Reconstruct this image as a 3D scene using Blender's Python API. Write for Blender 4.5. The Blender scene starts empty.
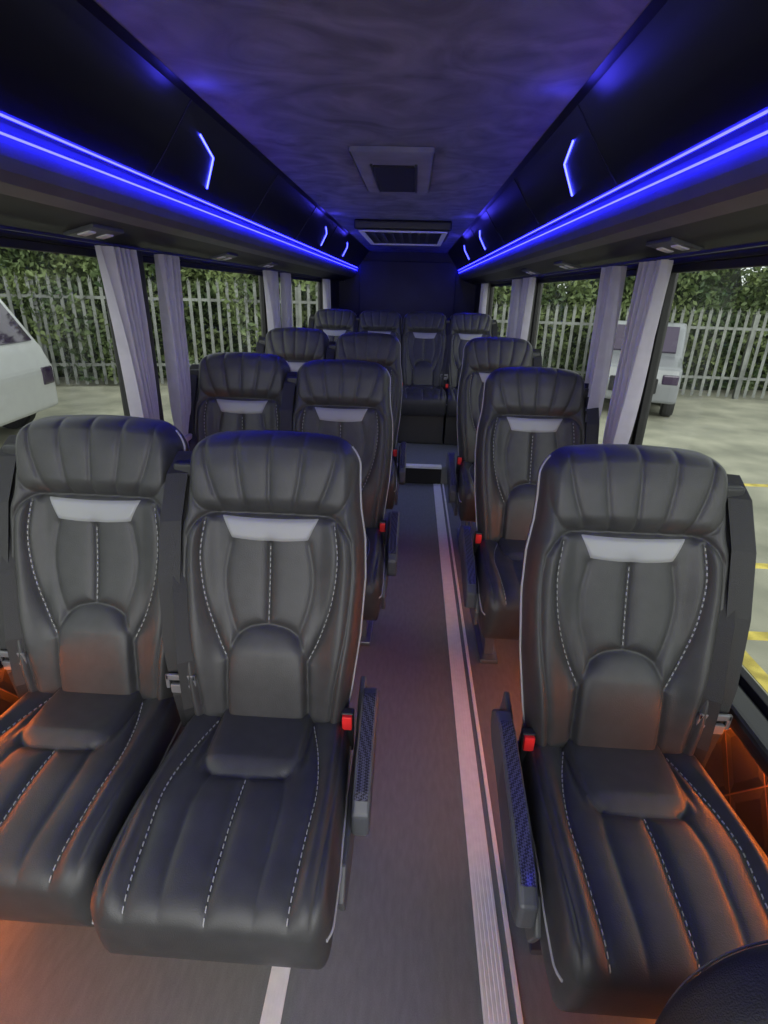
import bpy, bmesh, math, random
import numpy as np
from mathutils import Vector, Matrix
random.seed(3); np.random.seed(3)
scene=bpy.context.scene
COL=scene.collection
scene.view_settings.view_transform='Standard'
CX=-0.12; WL=-1.09; WR=0.85; YF=-1.2; YR=8.2; ZG=-0.65

# ------------------------------------------------------------ materials
def mat(name, color, rough=0.5, metal=0.0, var=0.0, vscale=8, bump=0.0, bscale=200, emit=None, estr=0, spec=0.5, coat=0.0, color2=None, distort=0.0, pos=(0.35,0.68)):
    m=bpy.data.materials.new(name); m.use_nodes=True
    nt=m.node_tree; b=nt.nodes['Principled BSDF']
    b.inputs['Base Color'].default_value=(*color,1); b.inputs['Roughness'].default_value=rough
    b.inputs['Metallic'].default_value=metal; b.inputs['Specular IOR Level'].default_value=spec
    b.inputs['Coat Weight'].default_value=coat
    tc=nt.nodes.new('ShaderNodeTexCoord')
    if var>0 or color2:
        n=nt.nodes.new('ShaderNodeTexNoise'); n.inputs['Scale'].default_value=vscale; n.inputs['Detail'].default_value=6
        n.inputs['Distortion'].default_value=distort
        nt.links.new(tc.outputs['Object'],n.inputs['Vector'])
        r=nt.nodes.new('ShaderNodeValToRGB')
        c2=color2 if color2 else tuple(min(1,c*(1+var)) for c in color)
        c1=color if color2 else tuple(c*(1-var) for c in color)
        r.color_ramp.elements[0].position=pos[0]; r.color_ramp.elements[1].position=pos[1]
        r.color_ramp.elements[0].color=(*c1,1); r.color_ramp.elements[1].color=(*c2,1)
        nt.links.new(n.outputs['Fac'],r.inputs['Fac']); nt.links.new(r.outputs['Color'],b.inputs['Base Color'])
    if bump>0:
        n2=nt.nodes.new('ShaderNodeTexNoise'); n2.inputs['Scale'].default_value=bscale; n2.inputs['Detail'].default_value=3
        nt.links.new(tc.outputs['Object'],n2.inputs['Vector'])
        bp=nt.nodes.new('ShaderNodeBump'); bp.inputs['Strength'].default_value=bump; bp.inputs['Distance'].default_value=0.002
        nt.links.new(n2.outputs['Fac'],bp.inputs['Height']); nt.links.new(bp.outputs['Normal'],b.inputs['Normal'])
    if emit:
        b.inputs['Emission Color'].default_value=(*emit,1); b.inputs['Emission Strength'].default_value=estr
    return m

M={}
M['leather']=mat('leather_black',(0.041,0.0415,0.042),0.43,var=0.10,vscale=30,bump=0.25,bscale=420,spec=0.45)
M['silver']=mat('silver_leather',(0.31,0.315,0.315),0.45,metal=0.1,bump=0.1,bscale=300)
M['thread']=mat('white_thread',(0.38,0.38,0.38),0.6,var=.05)
M['piping']=mat('grey_piping',(0.38,0.38,0.39),0.5,var=.05)
M['plastic']=mat('dark_plastic',(0.022,0.023,0.026),0.45,bump=0.15,bscale=300)
M['gplastic']=mat('grey_plastic',(0.085,0.09,0.10),0.4,bump=0.1,bscale=300)
M['metal']=mat('seat_metal',(0.25,0.25,0.27),0.35,metal=0.9,var=.1)
M['tongue']=mat('tongue_metal',(0.22,0.22,0.23),0.4,metal=0.4,var=.1)
M['red']=mat('buckle_red',(0.85,0.03,0.03),0.35,var=.03)
M['belt']=mat('belt_webbing',(0.016,0.016,0.017),0.55,bump=0.5,bscale=600)
M['gloss']=mat('gloss_black',(0.004,0.004,0.005),0.33,var=.1,spec=.3)
M['lip']=mat('rack_lip',(0.10,0.10,0.115),0.5,var=.1)
M['under']=mat('rack_underside',(0.022,0.022,0.026),0.6,var=.1)
M['suede']=mat('ceiling_suede',(0.11,0.11,0.107),0.9,bump=0.3,bscale=150,color2=(0.245,0.245,0.237),vscale=4.5,distort=1.4,pos=(.3,.72))
M['suede2']=mat('hatch_suede',(0.20,0.20,0.195),0.9,bump=0.2,bscale=150,color2=(0.28,0.28,0.27),vscale=5.0)
M['black']=mat('matt_black',(0.008,0.008,0.01),0.7,var=.1)
M['trimblack']=mat('trim_black',(0.012,0.012,0.014),0.4,bump=.1)
M['alu']=mat('aluminium_strip',(0.86,0.87,0.86),0.45,metal=0.0,var=.04,vscale=40)
M['led']=mat('led_blue',(0.02,0.02,0.3),0.5,emit=(0.010,0.010,1),estr=38)
M['led2']=mat('led_accent',(0.02,0.02,0.3),0.5,emit=(0.035,0.04,1),estr=16)
M['orange']=mat('led_orange',(0.3,0.08,0.0),0.5,emit=(1,0.19,0.015),estr=30)
M['orange2']=mat('led_orange_upper',(0.3,0.08,0.0),0.5,emit=(1,0.19,0.015),estr=52)
M['asphalt']=mat('asphalt',(0.23,0.23,0.18),0.9,bump=.6,bscale=60,color2=(0.40,0.39,0.305),vscale=1.4)
M['yellow']=mat('yellow_paint',(0.60,0.48,0.10),0.8,var=.3,vscale=8)
M['galv']=mat('galvanised_steel',(0.17,0.18,0.17),0.6,metal=0.2,var=.3,vscale=3)
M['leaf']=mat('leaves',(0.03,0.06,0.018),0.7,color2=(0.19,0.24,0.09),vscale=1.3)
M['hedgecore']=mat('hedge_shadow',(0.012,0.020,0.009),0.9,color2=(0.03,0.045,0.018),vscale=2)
M['white']=mat('car_paint_white',(0.55,0.56,0.58),0.25,coat=.5,var=.02)
M['greypaint']=mat('car_paint_silver',(0.20,0.21,0.23),0.3,coat=.5,var=.02)
M['carglass']=mat('car_glass',(0.04,0.025,0.06),0.05,var=.02,coat=.5)
M['tyre']=mat('tyre_rubber',(0.02,0.02,0.02),0.8,bump=.2)
M['rear']=mat('rear_panel',(0.022,0.020,0.045),0.6,var=.2,vscale=4)

def curtain_mat():
    m=bpy.data.materials.new('curtain_cloth'); m.use_nodes=True; nt=m.node_tree
    o=nt.nodes['Material Output']; nt.nodes.remove(nt.nodes['Principled BSDF'])
    d=nt.nodes.new('ShaderNodeBsdfDiffuse'); t=nt.nodes.new('ShaderNodeBsdfTranslucent'); mx=nt.nodes.new('ShaderNodeMixShader')
    tc=nt.nodes.new('ShaderNodeTexCoord'); n=nt.nodes.new('ShaderNodeTexNoise'); n.inputs['Scale'].default_value=25
    r=nt.nodes.new('ShaderNodeValToRGB'); r.color_ramp.elements[0].color=(.52,.50,.57,1); r.color_ramp.elements[1].color=(.66,.64,.71,1)
    nt.links.new(tc.outputs['Object'],n.inputs['Vector']); nt.links.new(n.outputs['Fac'],r.inputs['Fac'])
    nt.links.new(r.outputs['Color'],d.inputs['Color']); nt.links.new(r.outputs['Color'],t.inputs['Color'])
    mx.inputs[0].default_value=.38; nt.links.new(d.outputs[0],mx.inputs[1]); nt.links.new(t.outputs[0],mx.inputs[2]); nt.links.new(mx.outputs[0],o.inputs['Surface'])
    return m
M['curtain']=curtain_mat()

def floor_mat(name,c1,c2):
    m=mat(name,c1,0.55); nt=m.node_tree; b=nt.nodes['Principled BSDF']
    tc=nt.nodes.new('ShaderNodeTexCoord'); mp=nt.nodes.new('ShaderNodeMapping'); mp.inputs['Scale'].default_value=(45,12,1)
    n=nt.nodes.new('ShaderNodeTexNoise'); n.inputs['Scale'].default_value=1.6; n.inputs['Detail'].default_value=8
    n3=nt.nodes.new('ShaderNodeTexNoise'); n3.inputs['Scale'].default_value=420
    r=nt.nodes.new('ShaderNodeValToRGB'); r.color_ramp.elements[0].color=(*c1,1); r.color_ramp.elements[1].color=(*c2,1)
    r.color_ramp.elements[0].position=.25; r.color_ramp.elements[1].position=.75
    mx=nt.nodes.new('ShaderNodeMath'); mx.operation='MULTIPLY_ADD'; mx.inputs[1].default_value=.55
    sb=nt.nodes.new('ShaderNodeMath'); sb.operation='MULTIPLY'; sb.inputs[1].default_value=.45
    nt.links.new(tc.outputs['Object'],mp.inputs['Vector']); nt.links.new(mp.outputs['Vector'],n.inputs['Vector'])
    nt.links.new(tc.outputs['Object'],n3.inputs['Vector'])
    nt.links.new(n.outputs['Fac'],sb.inputs[0]); nt.links.new(n3.outputs['Fac'],mx.inputs[0]); nt.links.new(sb.outputs[0],mx.inputs[2])
    nt.links.new(mx.outputs[0],r.inputs['Fac']); nt.links.new(r.outputs['Color'],b.inputs['Base Color'])
    return m
M['floor']=floor_mat('vinyl_floor',(0.130,0.142,0.137),(0.225,0.243,0.235))

def carbon():
    m=mat('carbon_fibre',(0.02,0.02,0.03),0.35,coat=.25); nt=m.node_tree; b=nt.nodes['Principled BSDF']
    tc=nt.nodes.new('ShaderNodeTexCoord'); mp=nt.nodes.new('ShaderNodeMapping'); mp.inputs['Rotation'].default_value=(0.6,0.6,0.78)
    ch=nt.nodes.new('ShaderNodeTexChecker'); ch.inputs['Scale'].default_value=230
    ch.inputs['Color1'].default_value=(0.008,0.008,0.012,1); ch.inputs['Color2'].default_value=(0.08,0.08,0.12,1)
    nt.links.new(tc.outputs['Object'],mp.inputs['Vector']); nt.links.new(mp.outputs['Vector'],ch.inputs['Vector'])
    nt.links.new(ch.outputs['Color'],b.inputs['Base Color']); return m
M['carbon']=carbon()

def quilt():
    m=mat('quilted_leather',(0.030,0.024,0.022),0.45); nt=m.node_tree; b=nt.nodes['Principled BSDF']
    tc=nt.nodes.new('ShaderNodeTexCoord'); sp=nt.nodes.new('ShaderNodeSeparateXYZ')
    nt.links.new(tc.outputs['Object'],sp.inputs[0])
    def mth(op,a,bb):
        n=nt.nodes.new('ShaderNodeMath'); n.operation=op
        for i,v in enumerate((a,bb)):
            if v is None: continue
            if isinstance(v,(int,float)): n.inputs[i].default_value=v
            else: nt.links.new(v,n.inputs[i])
        return n.outputs[0]
    y=mth('MULTIPLY',sp.outputs['Y'],6.0); z=mth('MULTIPLY',sp.outputs['Z'],4.0)
    p=mth('ABSOLUTE',mth('SUBTRACT',mth('FRACT',mth('ADD',y,z),None),0.5),None)
    q_=mth('ABSOLUTE',mth('SUBTRACT',mth('FRACT',mth('SUBTRACT',y,z),None),0.5),None)
    d=mth('MINIMUM',mth('MINIMUM',p,q_),0.15)
    line=mth('LESS_THAN',mth('MINIMUM',p,q_),0.014)
    bp=nt.nodes.new('ShaderNodeBump'); bp.inputs['Strength'].default_value=.8; bp.inputs['Distance'].default_value=0.05
    nt.links.new(d,bp.inputs['Height']); nt.links.new(bp.outputs['Normal'],b.inputs['Normal'])
    mx=nt.nodes.new('ShaderNodeMix'); mx.data_type='RGBA'; mx.inputs[6].default_value=(0.035,0.027,0.025,1); mx.inputs[7].default_value=(0.25,0.13,0.06,1)
    nt.links.new(line,mx.inputs[0]); nt.links.new(mx.outputs[2],b.inputs['Base Color']); return m
M['quilt']=quilt()

def glassmat():
    m=bpy.data.materials.new('window_glass'); m.use_nodes=True; nt=m.node_tree
    for n in list(nt.nodes): nt.nodes.remove(n)
    o=nt.nodes.new('ShaderNodeOutputMaterial'); t=nt.nodes.new('ShaderNodeBsdfTransparent'); g=nt.nodes.new('ShaderNodeBsdfGlossy')
    t.inputs['Color'].default_value=(0.92,0.94,0.92,1); g.inputs['Roughness'].default_value=0.02
    mx=nt.nodes.new('ShaderNodeMixShader'); mx.inputs[0].default_value=0.04
    nt.links.new(t.outputs[0],mx.inputs[1]); nt.links.new(g.outputs[0],mx.inputs[2]); nt.links.new(mx.outputs[0],o.inputs['Surface'])
    return m
M['glass']=glassmat()

# ------------------------------------------------------------ mesh helpers
def obj(name,data,parent=None,loc=(0,0,0)):
    o=bpy.data.objects.new(name,data); COL.objects.link(o); o.location=loc
    if parent: o.parent=parent
    return o
def empty(name,loc=(0,0,0)):
    e=bpy.data.objects.new(name,None); COL.objects.link(e); e.location=loc; e.empty_display_size=.1; return e
def mesh(name,verts,faces,m,smooth=False):
    me=bpy.data.meshes.new(name); me.from_pydata([tuple(v) for v in verts],[],faces); me.update()
    mats=m if isinstance(m,list) else [m]
    for k in mats: me.materials.append(k)
    if smooth:
        for p in me.polygons: p.use_smooth=True
    return me
def recalc(me):
    bm=bmesh.new(); bm.from_mesh(me); bmesh.ops.recalc_face_normals(bm,faces=bm.faces); bm.to_mesh(me); bm.free(); return me
def boxes(name,lst,m,bevel=0.0,seg=2):
    bm=bmesh.new()
    for (x0,x1,y0,y1,z0,z1) in lst:
        r=bmesh.ops.create_cube(bm,size=1.0)
        for v in r['verts']:
            v.co=Vector(((x0+x1)/2+v.co.x*(x1-x0),(y0+y1)/2+v.co.y*(y1-y0),(z0+z1)/2+v.co.z*(z1-z0)))
    if bevel>0:
        bmesh.ops.bevel(bm,geom=bm.edges[:],offset=bevel,segments=seg,affect='EDGES',profile=.6)
    me=bpy.data.meshes.new(name); bm.to_mesh(me); bm.free(); me.materials.append(m); return me
def prism(name,prof,a0,a1,m,axis='x',bevel=0.0,seg=3):
    bm=bmesh.new()
    def P(p,a): return (a,p[0],p[1]) if axis=='x' else (p[0],a,p[1])
    A=[bm.verts.new(P(p,a0)) for p in prof]; B=[bm.verts.new(P(p,a1)) for p in prof]
    n=len(prof); bm.faces.new(A); bm.faces.new(B[::-1])
    for i in range(n): bm.faces.new((A[i],B[i],B[(i+1)%n],A[(i+1)%n]))
    bmesh.ops.recalc_face_normals(bm,faces=bm.faces)
    if bevel>0: bmesh.ops.bevel(bm,geom=bm.edges[:],offset=bevel,segments=seg,affect='EDGES',profile=.6)
    me=bpy.data.meshes.new(name); bm.to_mesh(me); bm.free(); me.materials.append(m); return me
def curve(name,paths,r,m,cyclic=False):
    c=bpy.data.curves.new(name,'CURVE'); c.dimensions='3D'; c.bevel_depth=r; c.bevel_resolution=2; c.use_fill_caps=True
    for pts in paths:
        s=c.splines.new('POLY'); s.points.add(len(pts)-1)
        for i,p in enumerate(pts): s.points[i].co=(*p,1)
        s.use_cyclic_u=cyclic
    c.materials.append(m); return c
def ribbon(name,pts,wv,m,th=.0025):
    v=[];f=[]; wv=Vector(wv)
    for i,p in enumerate(pts):
        p=Vector(p); t=(Vector(pts[min(i+1,len(pts)-1)])-Vector(pts[max(i-1,0)])).normalized()
        n=t.cross(wv).normalized()*th
        v+= [p-wv-n,p+wv-n,p+wv+n,p-wv+n]
    for i in range(len(pts)-1):
        for k in range(4):
            f.append((i*4+k,i*4+(k+1)%4,(i+1)*4+(k+1)%4,(i+1)*4+k))
    e=(len(pts)-1)*4; f+=[(3,2,1,0),(e,e+1,e+2,e+3)]
    return recalc(mesh(name,v,f,m))

# ------------------------------------------------------------ seat pads
def catmull(P,n=8):
    P=[np.array(p,float) for p in P]; out=[]
    Q=[2*P[0]-P[1]]+P+[2*P[-1]-P[-2]]
    for i in range(1,len(Q)-2):
        for k in range(n):
            t=k/n
            out.append(.5*((2*Q[i])+(-Q[i-1]+Q[i+1])*t+(2*Q[i-1]-5*Q[i]+4*Q[i+1]-Q[i+2])*t*t+(-Q[i-1]+3*Q[i]-3*Q[i+1]+Q[i+2])*t**3))
    out.append(P[-1]); return np.array(out)
def dist(X,S,polys):
    D=np.full(X.shape,9.0)
    for P in polys:
        for a,b in zip(P[:-1],P[1:]):
            d=b-a; L=max(d@d,1e-12)
            t=np.clip(((X-a[0])*d[0]+(S-a[1])*d[1])/L,0,1)
            D=np.minimum(D,np.hypot(X-(a[0]+t*d[0]),S-(a[1]+t*d[1])))
    return D
def q(t):
    t=np.clip(t,0,1); return np.sqrt(np.maximum(0,1-(1-t)**2))
def sm(a,b,x):
    t=np.clip((x-a)/(b-a),0,1); return t*t*(3-2*t)

class Pad: pass
BK=Pad(); BK.L=.755
def bk_hw(s):
    s=np.asarray(s,float)
    h=np.interp(s,[0,.1,.25,.40,.50,.58,.64,.70,.76],[.190,.206,.224,.232,.228,.215,.211,.210,.204])
    r=.066; t=np.clip((s-(BK.L-r))/r,0,1); h=h-r+r*np.sqrt(np.maximum(0,1-t*t))
    r2=.04; t=np.clip((r2-s)/r2,0,1); h=h-r2+r2*np.sqrt(np.maximum(0,1-t*t))
    return h
l_head=[catmull([(xb,.563),(xb*1.22,.62),(xb*1.40,.70),(xb*1.40,.76)],4) for xb in (-.112,-.056,0,.056,.112)]
l_sh=catmull([(-.135,.556),(-.172,.575),(-.194,.625),(-.200,.70)],6)
l_border=catmull([(-.198,.500),(-.176,.535),(-.135,.556),(0,.556),(.135,.556),(.176,.535),(.198,.500)],6)
l_mid=catmull([(0,.482),(0,.38),(0,.282)],4)
l_lum=catmull([(-.102,.0),(-.102,.12),(-.094,.21),(-.062,.266),(0,.283),(.062,.266),(.094,.21),(.102,.12),(.102,.0)],6)
l_dash=catmull([(-.158,.540),(-.168,.45),(-.157,.35),(-.130,.26),(-.103,.20)],6)
l_in=catmull([(-.095,.485),(-.108,.41),(-.102,.34),(-.078,.26)],6)
l_out=catmull([(-.198,.500),(-.204,.42),(-.194,.28),(-.168,.12),(-.156,0)],6)
M2=np.array([-1,1.])
bk_h=l_head+[l_sh,l_sh*M2]
bk_lines=[l_border,l_mid,l_lum,l_dash,l_dash*M2,l_out,l_out*M2]
bk_soft=[l_in,l_in*M2]
def bk_D(X,S):
    hw=bk_hw(S); roll=q((hw-np.abs(X))/.034)*q((BK.L-S)/.042)*q(S/.05)
    d=dist(X,S,bk_lines); d2=dist(X,S,bk_soft); d3=dist(X,S,bk_h)
    D=.046+.0150*(1-np.exp(-d/.010))+.007*(1-np.exp(-d2/.009))+.0075*(1-np.exp(-d3/.007))
    D=D+.018*sm(.54,.60,S)*(1-.6*sm(.66,.76,S))
    D=D+.028*sm(.12,.19,np.abs(X))*(1-sm(.52,.60,S))
    D=D+.012*sm(.0,.012,.102-np.abs(X))*(1-sm(.21,.28,S))*1.0
    D=D+.02*np.exp(-((S-.17)/.15)**2)
    return D*roll
def bk_B(X,S):
    hw=bk_hw(S); return -.045*q((hw-np.abs(X))/.05)*q((BK.L-S)/.06)*q(S/.05)
AL=math.radians(15); BO=(0,.47,.425)
def bk_map(X,S,D):
    S2=S-.018*(X/.22)**2*sm(.45,.76,S)
    return np.stack([X, BO[1]+S2*math.sin(AL)-D*math.cos(AL), BO[2]+S2*math.cos(AL)+D*math.sin(AL)],-1)
CU=Pad(); CU.L=.575
def cu_hw(s):
    s=np.asarray(s,float)
    h=np.interp(s,[0,.12,.3,.45,.575],[.200,.212,.223,.228,.226])
    r=.05; t=np.clip((s-(CU.L-r))/r,0,1); h=h-r+r*np.sqrt(np.maximum(0,1-t*t))
    r2=.03; t=np.clip((r2-s)/r2,0,1); h=h-r2+r2*np.sqrt(np.maximum(0,1-t*t))
    return h
c_pad=catmull([(-.122,0),(-.118,.14),(-.108,.245),(-.080,.287),(0,.295),(.080,.287),(.108,.245),(.118,.14),(.122,0)],6)
c_mid=catmull([(0,.295),(0,.42),(0,.58)],5)
c_in=catmull([(-.083,.287),(-.094,.38),(-.085,.58)],5)
c_dash=catmull([(-.120,.12),(-.148,.22),(-.163,.33),(-.157,.44),(-.148,.58)],6)
c_out=catmull([(-.178,0),(-.194,.15),(-.201,.35),(-.192,.58)],6)
cu_lines=[c_pad,c_mid,c_dash,c_dash*M2,c_out,c_out*M2]
cu_soft=[c_in,c_in*M2]
def cu_D(X,S):
    hw=cu_hw(S); roll=q((hw-np.abs(X))/.035)*q((CU.L-S)/.10)*q(S/.03)
    d=dist(X,S,cu_lines); d2=dist(X,S,cu_soft)
    D=.068+.0140*(1-np.exp(-d/.011))+.007*(1-np.exp(-d2/.010))
    D=D+.012*sm(.14,.19,np.abs(X))+.012*sm(0,.015,.12-np.abs(X))*(1-sm(.25,.295,S))
    D=D-.020*sm(.36,.53,S)
    return D*roll
def cu_B(X,S):
    hw=cu_hw(S); return -(.055+.080*sm(.28,.45,S))*q((hw-np.abs(X))/.02)*q((CU.L-S)/.05)*q(S/.03)
BE=math.radians(2.5); CO=(0,.515,.395)
def cu_map(X,S,D):
    return np.stack([X, CO[1]-S*math.cos(BE), CO[2]+S*math.sin(BE)+D],-1)

def shell(name,pad,hwf,Df,Bf,mapf,nu,nv,m):
    U=np.linspace(-1,1,nu); xm=.45*U+.55*np.sin(np.pi/2*U)
    T=np.linspace(0,1,nv); s=pad.L*(.55*T+.45*.5*(1-np.cos(np.pi*T)))
    S=np.repeat(s[:,None],nu,1); X=hwf(s)[:,None]*xm[None,:]
    vf=mapf(X,S,Df(X,S)).reshape(-1,3); vb=mapf(X,S,Bf(X,S)).reshape(-1,3)
    F=[]; n=nu*nv
    for j in range(nv-1):
        for i in range(nu-1):
            a=j*nu+i; F.append((a,a+1,a+nu+1,a+nu)); F.append((n+a,n+a+nu,n+a+nu+1,n+a+1))
    me=mesh(name,np.vstack([vf,vb]).tolist(),F,m)
    bm=bmesh.new(); bm.from_mesh(me); bmesh.ops.remove_doubles(bm,verts=bm.verts,dist=1e-5)
    bmesh.ops.recalc_face_normals(bm,faces=bm.faces); bm.to_mesh(me); bm.free()
    for p in me.polygons: p.use_smooth=True
    return me
def stitches(name,paths,Df,mapf,m,step=.0145,dash=.0075,w=.0009):
    V=[];F=[]
    for P in paths:
        seg=np.hypot(*(P[1:]-P[:-1]).T); cum=np.concatenate([[0],np.cumsum(seg)])
        t=.006
        while t+dash<cum[-1]-.004:
            ab=[np.array([np.interp(v,cum,P[:,0]),np.interp(v,cum,P[:,1])]) for v in (t,t+dash)]
            d=ab[1]-ab[0]; d/=np.linalg.norm(d); nrm=np.array([-d[1],d[0]])*w
            pts=[ab[0]-nrm,ab[0]+nrm,ab[1]+nrm,ab[1]-nrm]
            X=np.array([p[0] for p in pts]);S=np.array([p[1] for p in pts]); D=Df(X,S)
            hi=mapf(X,S,D+.0034); lo=mapf(X,S,D-.001); b=len(V)
            V+=hi.tolist()+lo.tolist()
            F+=[(b,b+1,b+2,b+3),(b,b+4,b+5,b+1),(b+1,b+5,b+6,b+2),(b+2,b+6,b+7,b+3),(b+3,b+7,b+4,b)]
            t+=step
    return recalc(mesh(name,V,F,m))
def patch():
    nu,nv=41,15; V=[];F=[]
    a=np.linspace(-1,1,nu); t=np.linspace(0,1,nv)
    A,T=np.meshgrid(a,t)
    e=.6*A+.4*np.sin(np.pi/2*A)
    X=e*(.094+.027*T); S=.488+.058*T+.006*np.abs(e)**2*1.0
    D=bk_D(X,S)+.0035*np.minimum(1,np.minimum((1-np.abs(e))/.06,np.minimum(T,1-T)/.12))-.001
    V=bk_map(X,S,D).reshape(-1,3).tolist()
    for j in range(nv-1):
        for i in range(nu-1):
            k=j*nu+i; F.append((k,k+1,k+nu+1,k+nu))
    me=mesh('badge_patch',V,F,M['silver'],True); return recalc(me)

me_back=shell('backrest',BK,bk_hw,bk_D,bk_B,bk_map,141,211,M['leather'])
me_cush=shell('cushion',CU,cu_hw,cu_D,cu_B,cu_map,121,151,M['leather'])
me_patch=patch()
me_st1=stitches('back_stitching',[l_mid,l_dash,l_dash*M2],bk_D,bk_map,M['thread'])
me_st2=stitches('cushion_stitching',[c_mid,c_dash,c_dash*M2],cu_D,cu_map,M['thread'])
s=np.linspace(.03,BK.L-.02,60); hw=bk_hw(s)
rt=bk_map(hw-.0005,s,np.full_like(s,.016)); lt=bk_map(-hw+.0005,s,np.full_like(s,.016))
me_pipe1=curve('back_piping',[rt.tolist(),lt.tolist()],.0036,M['piping'])
def side_pipe(sg):
    s=np.linspace(.03,CU.L-.022,44); hw=cu_hw(s)
    return cu_map(sg*(hw-.0005),s,.012-.035*sm(.35,.55,s)).tolist()
me_pipe2=curve('cushion_piping',[side_pipe(1),side_pipe(-1)],.0034,M['piping'])
me_shell=prism('back_shell',[(.50,.36),(.555,.36),(.60,.55),(.70,.95),(.705,1.02),(.68,1.03),(.55,.55)],-.18,.18,M['gplastic'],'x',.012)
me_ped=boxes('pedestal',[(-.17,.17,.18,.50,.30,.345),(-.15,-.11,.26,.50,.02,.31),(.11,.15,.26,.50,.02,.31),(-.17,-.09,.22,.54,0,.02),(.09,.17,.22,.54,0,.02),(-.13,.13,.34,.38,.14,.18)],M['metal'],.004)
me_plinth=boxes('plinth',[(-.215,.215,.06,.52,0,.345)],M['plastic'],.01)
me_side=prism('side_cover',[(.06,.34),(.09,.27),(.40,.24),(.56,.28),(.60,.40),(.57,.50),(.50,.48),(.44,.42),(.10,.40)],.222,.238,M['gplastic'],'x',.006)
def arm_set(dz,dy,ly=1.0):
    def T(L): return [(.52-(.52-y)*ly+dy,z+dz) for y,z in L]
    a=prism('armrest',T([(.52,.59),(.48,.625),(.42,.63),(.24,.585),(.16,.555),(.12,.52),(.12,.46),(.16,.435),(.24,.455),(.42,.51),(.48,.52),(.52,.55)]),.238,.278,M['gplastic'],'x',.011,4)
    b=prism('armrest_carbon',T([(.44,.6355),(.42,.6345),(.24,.5895),(.158,.5595),(.14,.548),(.15,.54),(.16,.55),(.42,.62),(.44,.62)]),.243,.273,M['carbon'],'x',.001,1)
    c=prism('armrest_side_carbon',T([(.36,.60),(.24,.568),(.16,.535),(.14,.51),(.14,.47),(.165,.452),(.24,.472),(.36,.508)]),.2375,.2785,M['carbon'],'x',.001,1)
    return a,b,c
ARM_A=arm_set(-.080,-.02,.80)
ARM_B=arm_set(-.10,-.01,1.12)
me_buck=boxes('buckle_red',[(.192,.217,.388,.402,.475,.515)],M['red'],.003)
me_buckb=boxes('buckle_body',[(.189,.220,.398,.420,.40,.519)],M['plastic'],.004)
bpts=[(-.225,.635,1.10),(-.234,.58,1.06),(-.238,.52,.96),(-.238,.47,.82),(-.230,.43,.66),(-.212,.41,.54),(-.200,.41,.44)]
me_belt=ribbon('belt_strap',bpts,(.024,0.006,0),M['belt'])
bp2=[(-.215,.63,1.08),(-.218,.55,.95),(-.206,.47,.80),(-.190,.41,.64),(-.18,.39,.52),(-.18,.40,.43)]
me_belt2=ribbon('belt_strap_lap',bp2,(.022,0.012,0),M['belt'])
me_tong=boxes('belt_tongue',[(-.248,-.172,.398,.407,.590,.606),(-.248,-.238,.398,.407,.565,.606),(-.182,-.172,.398,.407,.565,.606),(-.235,-.185,.394,.405,.555,.580)],M['tongue'],.003)
me_guide=boxes('belt_guide',[(-.247,-.195,.585,.64,1.05,1.085)],M['plastic'],.008,3)

def seat(x,y,z=0,side=1,armr=True,zs=1.0,rot=0,buckle=True,base=me_ped):
    e=empty('coach_seat',(x,y,z)); e.scale=(1,1,zs); e.rotation_euler=(0,0,rot)
    ch=[('backrest',me_back),('cushion',me_cush),('badge_patch',me_patch),('back_stitching',me_st1),('cushion_stitching',me_st2),
        ('back_piping',me_pipe1),('cushion_piping',me_pipe2),('back_shell',me_shell),('pedestal',base)]
    sd=[('belt_strap',me_belt),('belt_strap_lap',me_belt2),('belt_tongue',me_tong),('belt_guide',me_guide)]
    if buckle: sd+=[('buckle_red',me_buck),('buckle_body',me_buckb)]
    A=ARM_A if side>0 else ARM_B
    if armr: sd+=[('side_cover',me_side),('armrest',A[0]),('armrest_carbon',A[1]),('armrest_side_carbon',A[2])]
    for n,d in ch: obj(n,d,e)
    for n,d in sd:
        o=obj(n,d,e)
        if side<0: o.scale=(-1,1,1)
    return e
for k,(y,zs) in enumerate([(.635,1.015),(1.80,1.05),(2.95,1.085)]):
    seat((-.327,-.305,-.290)[k],y,0,1,True,zs); seat((-.785,-.760,-.755)[k],y+.04,0,1,False,zs+.012,buckle=False)
for k,(y,zs) in enumerate([(.60,1.022),(1.72,1.055),(2.82,1.09)]):
    seat(.525,y,0,-1,True,zs)
for x in (-.78,-.335,.11,.555):
    seat(x,4.98,.15,1 if x<0 else -1,False,1.02,base=me_plinth)

# ------------------------------------------------------------ shell of the bus
obj('floor',boxes('floor',[(WL-.05,WR+.05,YF,YR+.05,-.06,0)],M['floor']))
obj('rear_platform',boxes('rear_platform',[(WL+.01,WR-.01,4.32,YR-.01,0.001,.148)],M['floor'],.004))
obj('trim_1',boxes('step_nosing',[(-.32,.285,4.285,4.36,.140,.158)],M['alu'],.003))
obj('trim_2',boxes('step_riser',[(-.32,.285,4.300,4.318,.002,.138)],M['black'],.002))
def strip(name,x,w=.05):
    L=[(x-w/2,x+w/2,YF,4.30,0.0,.004)]+[(x-w/2+w*(i+.5)/6-.0022,x-w/2+w*(i+.5)/6+.0022,YF,4.30,.004,.0062) for i in range(6)]
    obj(name,boxes(name,L,M['alu']))
strip('trim_3',.254,.060); strip('trim_4',-.248,.045)
obj('trim_5',boxes('t',[(.300,.312,YF,4.3,0,.010)],M['alu'],.002))

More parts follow.
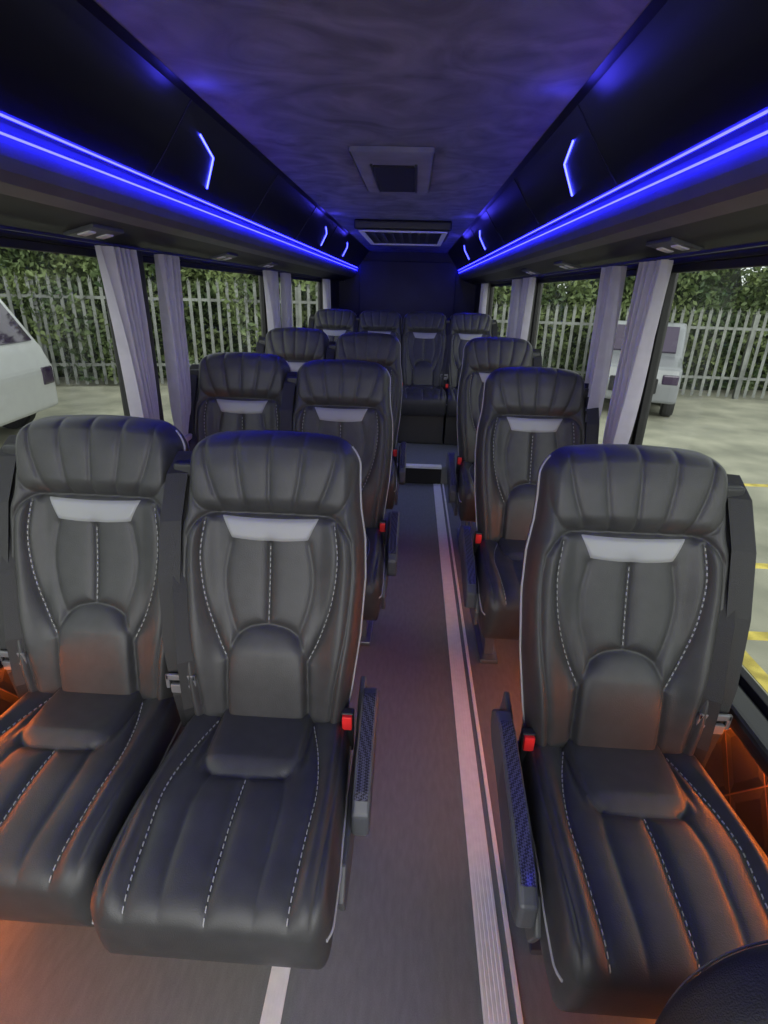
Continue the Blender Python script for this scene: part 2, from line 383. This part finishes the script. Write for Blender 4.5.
PIL=[(2.08,2.22),(4.20,4.34),(6.75,7.0)]
def sidewall(side):
    xw=WL if side<0 else WR; o=-.06 if side<0 else .06; nm='left' if side<0 else 'right'
    x0,x1=sorted((xw,xw+o))
    L=[(x0,x1,YF,YR,-.06,.60),(x0,x1,YF,YR,1.61,2.06),(x0,x1,6.9,YR,.58,1.63)]
    P=PIL+[(YF,YF+.12)]
    for a,b in P: L.append((x0,x1,a,b,.58,1.63))
    obj('wall_'+nm,boxes('wall_'+nm,L,M['trimblack']))
    a,b=sorted((xw,xw-.02*side)) 
    obj('wall_panel_'+nm,boxes('w',[(a,b,YF,YR-.01,.16,.545)],M['quilt'],.004))
    a,b=sorted((xw+.01*side,xw-.065*side))
    obj('trim_sill_'+nm,boxes('w',[(a,b,YF,YR-.01,.565,.615)],M['trimblack'],.02,4))
    a,b=sorted((xw+.01*side,xw-.03*side))
    for i,(u,v) in enumerate(PIL):
        obj('trim_pillar_'+nm,boxes('w',[(a,b,u-.02,v+.02,.60,1.64)],M['trimblack'],.012,3))
    segs=[(YF+.12,2.08),(2.22,4.20),(4.34,6.75)]
    for i,(u,v) in enumerate(segs):
        e=empty('window_%d'%(i+1+(0 if side<0 else 3)),(xw+.03*side,(u+v)/2,1.1))
        h=(v-u)/2
        obj('pane',boxes('pane',[(-.003,.003,-h,h,-.5,.51)],M['glass']),e)
        obj('seal',boxes('seal',[(-.012,.012,-h,-h+.025,-.5,.51),(-.012,.012,h-.025,h,-.5,.51),(-.012,.012,-h,h,-.5,-.475),(-.012,.012,-h,h,.485,.51)],M['black'],.003),e)
    e=empty('orange_led_strip',(0,0,0))
    a,b=sorted((xw-.021*side,xw-.032*side))
    obj('diffuser',boxes('d',[(a,b,1.4,2.4,.195,.212),(a,b,.35,.75,.195,.212)],M['orange']),e)
    obj('diffuser_upper',boxes('d',[(min(xw-.022*side,xw-.040*side),max(xw-.022*side,xw-.040*side),.3,2.6,.556,.564)],M['orange2']),e)
sidewall(-1); sidewall(1)
obj('wall_rear',boxes('wall_rear',[(WL-.05,WR+.05,YR,YR+.06,-.06,2.06),(-.80,.56,YR-.035,YR+.01,.15,1.90)],M['rear'],.015,3))
obj('ceiling',boxes('ceiling',[(WL-.06,WR+.06,YF,YR+.05,2.015,2.07)],M['suede']))

prof=[(.535,2.013),(.553,2.000),(.572,1.975),(.60,1.935),(.64,1.88),(.675,1.835),(.700,1.806),(.712,1.800),(.735,1.799),(.737,1.773),(.722,1.770),(.722,1.755),(.722,1.735),(.728,1.71),(.745,1.69),(.785,1.675),(.965,1.625),(.965,2.012)]
def rack(side):
    e=empty('luggage_rack',(CX,0,0))
    P=[(side*p[0],p[1]) for p in prof]
    me=prism('rack_body',P,YF,YR-.01,M['gloss'],'y')
    me.materials.append(M['lip']); me.materials.append(M['under'])
    for p in me.polygons:
        c=p.center
        if abs(p.normal.y)<.5 and c.z<1.80:
            if abs(c.x)<.79: p.material_index=1
            elif abs(c.x)<.93: p.material_index=2
    obj('rack_body',me,e)
    sd=side
    def b(h0,h1,z0,z1): 
        a,c=sorted((sd*h0,sd*h1)); return (a,c,YF,YR-.02,z0,z1)
    obj('led_line',boxes('led',[b(.702,.706,1.7985,1.8025),b(.708,.712,1.768,1.772)],M['led']),e)
    for k,y in enumerate((-.1,.95,2.0,3.05,4.1,5.15,6.2,7.2)):
        pts=[(sd*(h-.0015),y-.15,z) for h,z in prof[1:7]]
        obj('door_seam',ribbon('seam',pts,(0,.003,0),M['black'],.001),e)
    for y in (2.0,4.6,6.0):
        pts=[(sd*.588,y,1.948),(sd*.609,y+.17,1.918),(sd*.669,y+.25,1.838)]
        obj('accent_light',curve('accent',[pts],.0032,M['led2']),e)
        ld=bpy.data.lights.new('accent_glow_fill','POINT'); ld.energy=.40; ld.color=(.06,.05,1); ld.shadow_soft_size=.03  # added point lamp without a fitting, for the blue glow at the ceiling edge
        ld.specular_factor=0.0
        lo=bpy.data.objects.new('accent_glow_fill',ld); COL.objects.link(lo); lo.parent=e; lo.location=(sd*.49,y-.22,1.96)
    for y in (.75,1.8,3.0,3.9):
        o=obj('reading_lamp',boxes('rl',[(-.05,.05,-.09,.09,-.008,.006)],M['gplastic'],.005,3),e,(sd*.875,y,1.648)); o.rotation_euler=(0,sd*.262,0)
        for dy in (-.05,.05):
            o=obj('lamp_lens',boxes('ll',[(-.02,.02,-.022,.022,-.012,-.004)],M['alu'],.005,3),e,(sd*.875,y+dy,1.648)); o.rotation_euler=(0,sd*.262,0)
rack(-1); rack(1)

e=empty('roof_hatch',(CX+.005,2.85,2.015))
obj('frame',boxes('f',[(-.165,.165,-.44,.46,-.022,.002)],M['suede2'],.02,4),e)
obj('blind',boxes('f',[(-.088,.088,-.22,.38,-.030,-.020)],M['black'],.004),e)
obj('blind_frame',boxes('f',[(-.10,-.088,-.24,.40,-.030,-.02),(.088,.10,-.24,.40,-.030,-.02)],M['plastic'],.003),e)
e=empty('air_conditioning_unit',(CX,5.3,2.015))
obj('housing',boxes('f',[(-.38,.38,-.65,.75,-.07,.002)],M['trimblack'],.02,4),e)
obj('grille_frame',boxes('f',[(-.35,-.31,-.56,.64,-.080,-.069),(.31,.35,-.56,.64,-.080,-.069),(-.35,.35,-.60,-.55,-.080,-.069),(-.35,.35,.60,.68,-.08,-.069)],M['alu'],.004),e)
obj('grille_bars',boxes('f',[(-.26+i*.075,-.235+i*.075,-.45,.5,-.0785,-.069) for i in range(7)],M['gplastic'],.002),e)

# ------------------------------------------------------------ curtains
def curtain(side,ypil,direction,wt,wb):
    xw=(WL if side<0 else WR)-side*.078
    nu,nv=110,40; V=[];F=[]
    for j in range(nv):
        t=j/(nv-1); z=1.618-t*.93
        k=1-t; w=wb+(wt-wb)*(k**1.3)
        tie=math.exp(-((t-.80)/.10)**2); w*=1-.35*tie
        for i in range(nu):
            u=i/(nu-1)
            off=(.022+.008*t)*(1-.4*tie)*(math.sin(u*2*math.pi*5+.8*math.sin(t*3))+.25*math.sin(u*2*math.pi*11+t*4))
            V.append((xw+off*1.0,ypil+direction*(.0+u*w),z-.004+.004*math.sin(u*20)*t))
    for j in range(nv-1):
        for i in range(nu-1):
            a=j*nu+i; F.append((a,a+1,a+nu+1,a+nu))
    e=empty('curtain',(0,0,0))
    obj('cloth',mesh('cloth',V,F,M['curtain'],True),e)
    zt=1.618-.80*.93; yc=ypil+direction*wb*.38
    obj('tieback',boxes('tb',[(xw-.034,xw+.034,yc-wb*.45,yc+wb*.45,zt-.012,zt+.012)],M['curtain'],.008,3),e)
for side in (-1,1):
    curtain(side,2.05,-1,.20,.10)
    curtain(side,2.26,1,.17,.10)
    curtain(side,4.15,-1,.26,.13)
    curtain(side,4.39,1,.20,.13)
    curtain(side,6.70,-1,.30,.2)
    xw=(WL if side<0 else WR)-side*.078
    obj('curtain_rail',boxes('cr',[(xw-.006,xw+.006,YF,YR-.05,1.617,1.626)],M['trimblack'],.002))

# ------------------------------------------------------------ front seat (near camera, lower right), seen from behind
def front_seat():
    e=empty('front_passenger_seat',(.47,.29,0))
    nu,nv=56,48; V=[];F=[]
    L=.745
    for j in range(nv):
        t=j/(nv-1); s_=L*math.sin(t*math.pi/2)
        r=.16; tt=max(0,(s_-(L-r))/r); hw_=.205-r+r*math.sqrt(max(0,1-tt*tt)); hw_=max(hw_,.04)
        th=.045*math.sqrt(max(0.0,1-max(0,(s_-(L-.06))/.06)**2))
        for i in range(nu):
            a=2*math.pi*i/nu; c,s2=math.cos(a),math.sin(a)
            V.append((hw_*math.copysign(abs(c)**.5,c), th*math.copysign(abs(s2)**.6,s2), .24+s_))
    for j in range(nv-1):
        for i in range(nu):
            F.append((j*nu+i,j*nu+(i+1)%nu,(j+1)*nu+(i+1)%nu,(j+1)*nu+i))
    F.append(tuple(range(nu))[::-1]); F.append(tuple((nv-1)*nu+i for i in range(nu)))
    obj('backrest',recalc(mesh('b',V,F,M['belt'],True)),e)
    for yy in (-.0405,.0405):
        pts=[]
        for k in range(61):
            a=math.pi*k/60
            pts.append((.18*math.copysign(abs(math.cos(a))**.6,math.cos(a)),yy,.80+.16*math.sin(a)**.9))
        obj('stitching',curve('s',[pts],.0012,M['gplastic']),e)
    obj('cushion',boxes('c',[(-.2,.2,-.50,-.03,.26,.38)],M['leather'],.04,5),e)
    obj('pedestal',boxes('p',[(-.13,.13,-.40,-.10,0,.27)],M['plastic'],.01),e)
front_seat()

# ------------------------------------------------------------ exterior
obj('asphalt_yard',boxes('g',[(-40,40,-25,45,ZG-.1,ZG)],M['asphalt']))
def fence(name,p0,p1,h=2.3,sp=.20):
    p0=Vector((*p0,0));p1=Vector((*p1,0)); L=(p1-p0).length; n=int(L/sp)
    bm=bmesh.new()
    for i in range(n):
        x=i*sp; w=.034
        prof_=[(x-w,0.05),(x+w,0.05),(x+w,h-.12),(x+w*1.15,h-.02),(x+.015,h-.08),(x,h+.04),(x-.015,h-.08),(x-w*1.15,h-.02),(x-w,h-.12)]
        a=[bm.verts.new((u,0.0+(-.012 if abs(u-x)<.02 else 0),z)) for u,z in prof_]
        bb=[bm.verts.new((u,.006,z)) for u,z in prof_]
        bm.faces.new(a); bm.faces.new(bb[::-1]); m_=len(prof_)
        for k in range(m_): bm.faces.new((a[k],bb[k],bb[(k+1)%m_],a[(k+1)%m_]))
    def bx(x0,x1,y0,y1,z0,z1):
        r=bmesh.ops.create_cube(bm,size=1.0)
        for v in r['verts']: v.co=Vector(((x0+x1)/2+v.co.x*(x1-x0),(y0+y1)/2+v.co.y*(y1-y0),(z0+z1)/2+v.co.z*(z1-z0)))
    bx(0,L,.008,.05,.45,.51); bx(0,L,.008,.05,h-.45,h-.39)
    k=0
    while k<L: bx(k-.05,k+.05,.05,.15,0,h-.1); k+=2.75
    bmesh.ops.recalc_face_normals(bm,faces=bm.faces)
    me=bpy.data.meshes.new(name); bm.to_mesh(me); bm.free(); me.materials.append(M['galv'])
    o=obj(name,me,None,(p0.x,p0.y,ZG)); d=(p1-p0); o.rotation_euler=(0,0,math.atan2(d.y,d.x)); return o
fence('palisade_fence',(-16,9.6),(-.5,13.6),2.3)
fence('palisade_fence',(-.5,13.6),(20,12.6),2.0)
def hedge(name,p0,p1,h,dep,n,seed,front,lmin=.05):
    rs=np.random.RandomState(seed)
    p0=np.array(p0,float);p1=np.array(p1,float); d=p1-p0; L=np.linalg.norm(d); d/=L; nn=np.array([-d[1],d[0]])
    V=[];F=[]
    t=rs.rand(n)*L; top=h*(.82+.18*np.sin(t*1.3+seed)*np.cos(t*.47)+.12*np.sin(t*4.1))
    z=.03+rs.rand(n)**.8*top; off=(rs.rand(n)**2)*dep+.25*np.sin(t*2.7+z*2.1)+.45
    if front:
        mask=(np.sin(t*1.9+1.0)+np.sin(t*.7+z*1.2)+.9*np.sin(z*2.3+t*3.1)>.2)&(rs.rand(n)<.75)
        off=np.where(mask,-.12-.15*rs.rand(n),off)
    for i in range(n):
        c=np.array([p0[0]+d[0]*t[i]+nn[0]*off[i],p0[1]+d[1]*t[i]+nn[1]*off[i],max(.16,z[i])])
        a=rs.randn(3);a/=np.linalg.norm(a); b=np.cross(a,rs.randn(3)); b/=np.linalg.norm(b); sz=lmin+.06*rs.rand()
        k=len(V); V+=[(c-a*sz).tolist(),(c-b*sz*.5).tolist(),(c+a*sz).tolist(),(c+b*sz*.5).tolist()]; F.append((k,k+1,k+2,k+3))
    e=empty(name,(0,0,ZG))
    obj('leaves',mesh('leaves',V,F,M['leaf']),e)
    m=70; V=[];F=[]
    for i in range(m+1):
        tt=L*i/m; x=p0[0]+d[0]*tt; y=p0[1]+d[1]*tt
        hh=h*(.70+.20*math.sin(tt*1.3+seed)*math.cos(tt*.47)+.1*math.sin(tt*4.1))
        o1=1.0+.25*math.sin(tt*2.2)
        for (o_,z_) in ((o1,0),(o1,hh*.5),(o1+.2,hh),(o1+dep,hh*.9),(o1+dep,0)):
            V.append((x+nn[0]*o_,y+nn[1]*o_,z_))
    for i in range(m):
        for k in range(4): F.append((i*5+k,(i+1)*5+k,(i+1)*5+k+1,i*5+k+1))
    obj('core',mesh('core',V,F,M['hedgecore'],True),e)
hedge('hedge',(-17,9.6),(-.5,13.85),5.6,1.6,46000,1,True)
hedge('hedge',(-.5,14.1),(21,13.0),4.2,1.6,42000,2,False)

L=[(2.2+0,6.5,y,y+.10,ZG,ZG+.004) for y in (2.2,3.2,4.3,6.6)]+[(2.2,2.3,-2,6.7,ZG,ZG+.004)]
obj('yellow_bay_marking',boxes('y',L,M['yellow']))

def wheel(e,x,y,r):
    bm=bmesh.new(); bmesh.ops.create_cone(bm,cap_ends=True,segments=32,radius1=r,radius2=r,depth=.22)
    bmesh.ops.bevel(bm,geom=[ed for ed in bm.edges if abs(ed.verts[0].co.z-ed.verts[1].co.z)<.01],offset=.03,segments=3,affect='EDGES')
    me=bpy.data.meshes.new('tyre'); bm.to_mesh(me); bm.free(); me.materials.append(M['tyre'])
    o=obj('tyre',me,e,(x,y,r)); o.rotation_euler=(math.pi/2,0,0)
    bm=bmesh.new(); bmesh.ops.create_cone(bm,cap_ends=True,segments=24,radius1=r*.62,radius2=r*.62,depth=.235)
    me=bpy.data.meshes.new('rim'); bm.to_mesh(me); bm.free(); me.materials.append(M['metal'])
    o=obj('rim',me,e,(x,y,r)); o.rotation_euler=(math.pi/2,0,0)
def vehicle(name,loc,rot,prof,win,W,wheels,r,paint):
    e=empty(name,loc); e.rotation_euler=(0,0,rot)
    obj('body',prism('body',prof,-W/2,W/2,paint,'y',.09,4),e)
    for i,wn in enumerate(win):
        obj('side_glass',prism('sg',wn,-W/2-.004,W/2+.004,M['carglass'],'y'),e)
    for x in wheels:
        for sd in (-1,1): wheel(e,x,sd*(W/2-.10),r)
        obj('wheel_arch',prism('wa',[(x+math.cos(a)*(r+.07),r+math.sin(a)*(r+.07)) for a in [math.pi*k/12 for k in range(13)]],-W/2-.002,W/2+.002,M['black'],'y'),e)
    return e
van=[(0,.35),(.02,.95),(-.10,1.25),(-.72,2.22),(-1.05,2.4),(-5.0,2.44),(-5.1,.9),(-5.08,.33)]
v=vehicle('white_van',(-5.45,7.25,ZG),math.radians(6),van,[[(-.36,1.30),(-.85,2.02),(-1.7,2.08),(-1.7,1.27)],[(-1.85,1.27),(-1.85,2.08),(-3.9,2.08),(-3.9,1.27)]],1.95,(-.72,-4.1),.35,M['white'])
obj('headlamp',boxes('h',[(-.12,.03,-.9,-.6,.72,.98),(-.12,.03,.6,.9,.72,.98)],M['carglass'],.03),v)
obj('windscreen',prism('ws',[(-.17,1.33),(-.70,2.16),(-.67,2.185),(-.14,1.355)],-.8,.8,M['carglass'],'y'),v)
v=vehicle('silver_car',(4.22,10.6,ZG),math.atan2(-.93,-.37),[(0,.32),(.04,.7),(-.05,.98),(-.9,1.12),(-1.4,1.62),(-1.7,1.72),(-2.2,1.68),(-2.45,1.1),(-2.48,.35)],[[(-1.08,1.12),(-1.5,1.56),(-1.8,1.6),(-1.8,1.08)]],1.6,(-.6,-1.9),.32,M['greypaint'])
obj('headlamp',boxes('h',[(-.10,.05,-.76,-.48,.68,.86),(-.10,.05,.48,.76,.68,.86)],M['carglass'],.03),v)
obj('windscreen',prism('ws',[(-.94,1.17),(-1.40,1.62),(-1.37,1.65),(-.91,1.20)],-.66,.66,M['carglass'],'y'),v)
obj('radiator_grille',boxes('h',[(-.05,.055,-.42,.42,.5,.78)],M['black'],.02),v)
obj('number_plate',boxes('h',[(.03,.062,-.26,.26,.38,.49)],M['alu'],.005),v)

# ------------------------------------------------------------ light
w=bpy.data.worlds.new('World'); scene.world=w; w.use_nodes=True
nt=w.node_tree; bg=nt.nodes['Background']; 
tc=nt.nodes.new('ShaderNodeTexCoord'); nz=nt.nodes.new('ShaderNodeTexNoise'); nz.inputs['Scale'].default_value=2.5
rp=nt.nodes.new('ShaderNodeValToRGB'); rp.color_ramp.elements[0].color=(.80,.84,.84,1); rp.color_ramp.elements[1].color=(.96,.99,.97,1)
nt.links.new(tc.outputs['Generated'],nz.inputs['Vector']); nt.links.new(nz.outputs['Fac'],rp.inputs['Fac']); nt.links.new(rp.outputs['Color'],bg.inputs['Color'])
bg.inputs['Strength'].default_value=1.35
sd=bpy.data.lights.new('sun','SUN'); sd.energy=2.7; sd.angle=math.radians(60); sd.color=(1,.99,.95)
so=bpy.data.objects.new('soft_sun',sd); COL.objects.link(so); so.location=(0,-8,8)
so.rotation_euler=Vector((-.05,1,-.34)).to_track_quat('-Z','Y').to_euler()

# ------------------------------------------------------------ camera
F=534.0; th=math.radians(22.4); psi=math.radians(2.5); rho=math.radians(1.6)
f=Vector((-math.sin(psi)*math.cos(th),math.cos(psi)*math.cos(th),-math.sin(th)))
r=Vector((math.cos(psi),math.sin(psi),0)); u=r.cross(f)
r2=r*math.cos(rho)+u*math.sin(rho); u2=u*math.cos(rho)-r*math.sin(rho)
cam=bpy.data.cameras.new('camera'); co=bpy.data.objects.new('camera',cam); COL.objects.link(co)
cam.sensor_fit='VERTICAL'; cam.sensor_height=36; cam.lens=36*F/1024; cam.clip_start=.02; cam.clip_end=200
mtx=Matrix.Identity(4)
for i in range(3): mtx[i][0]=r2[i]; mtx[i][1]=u2[i]; mtx[i][2]=-f[i]
mtx[0][3]=0;mtx[1][3]=0;mtx[2][3]=1.5
co.matrix_world=mtx
scene.camera=co
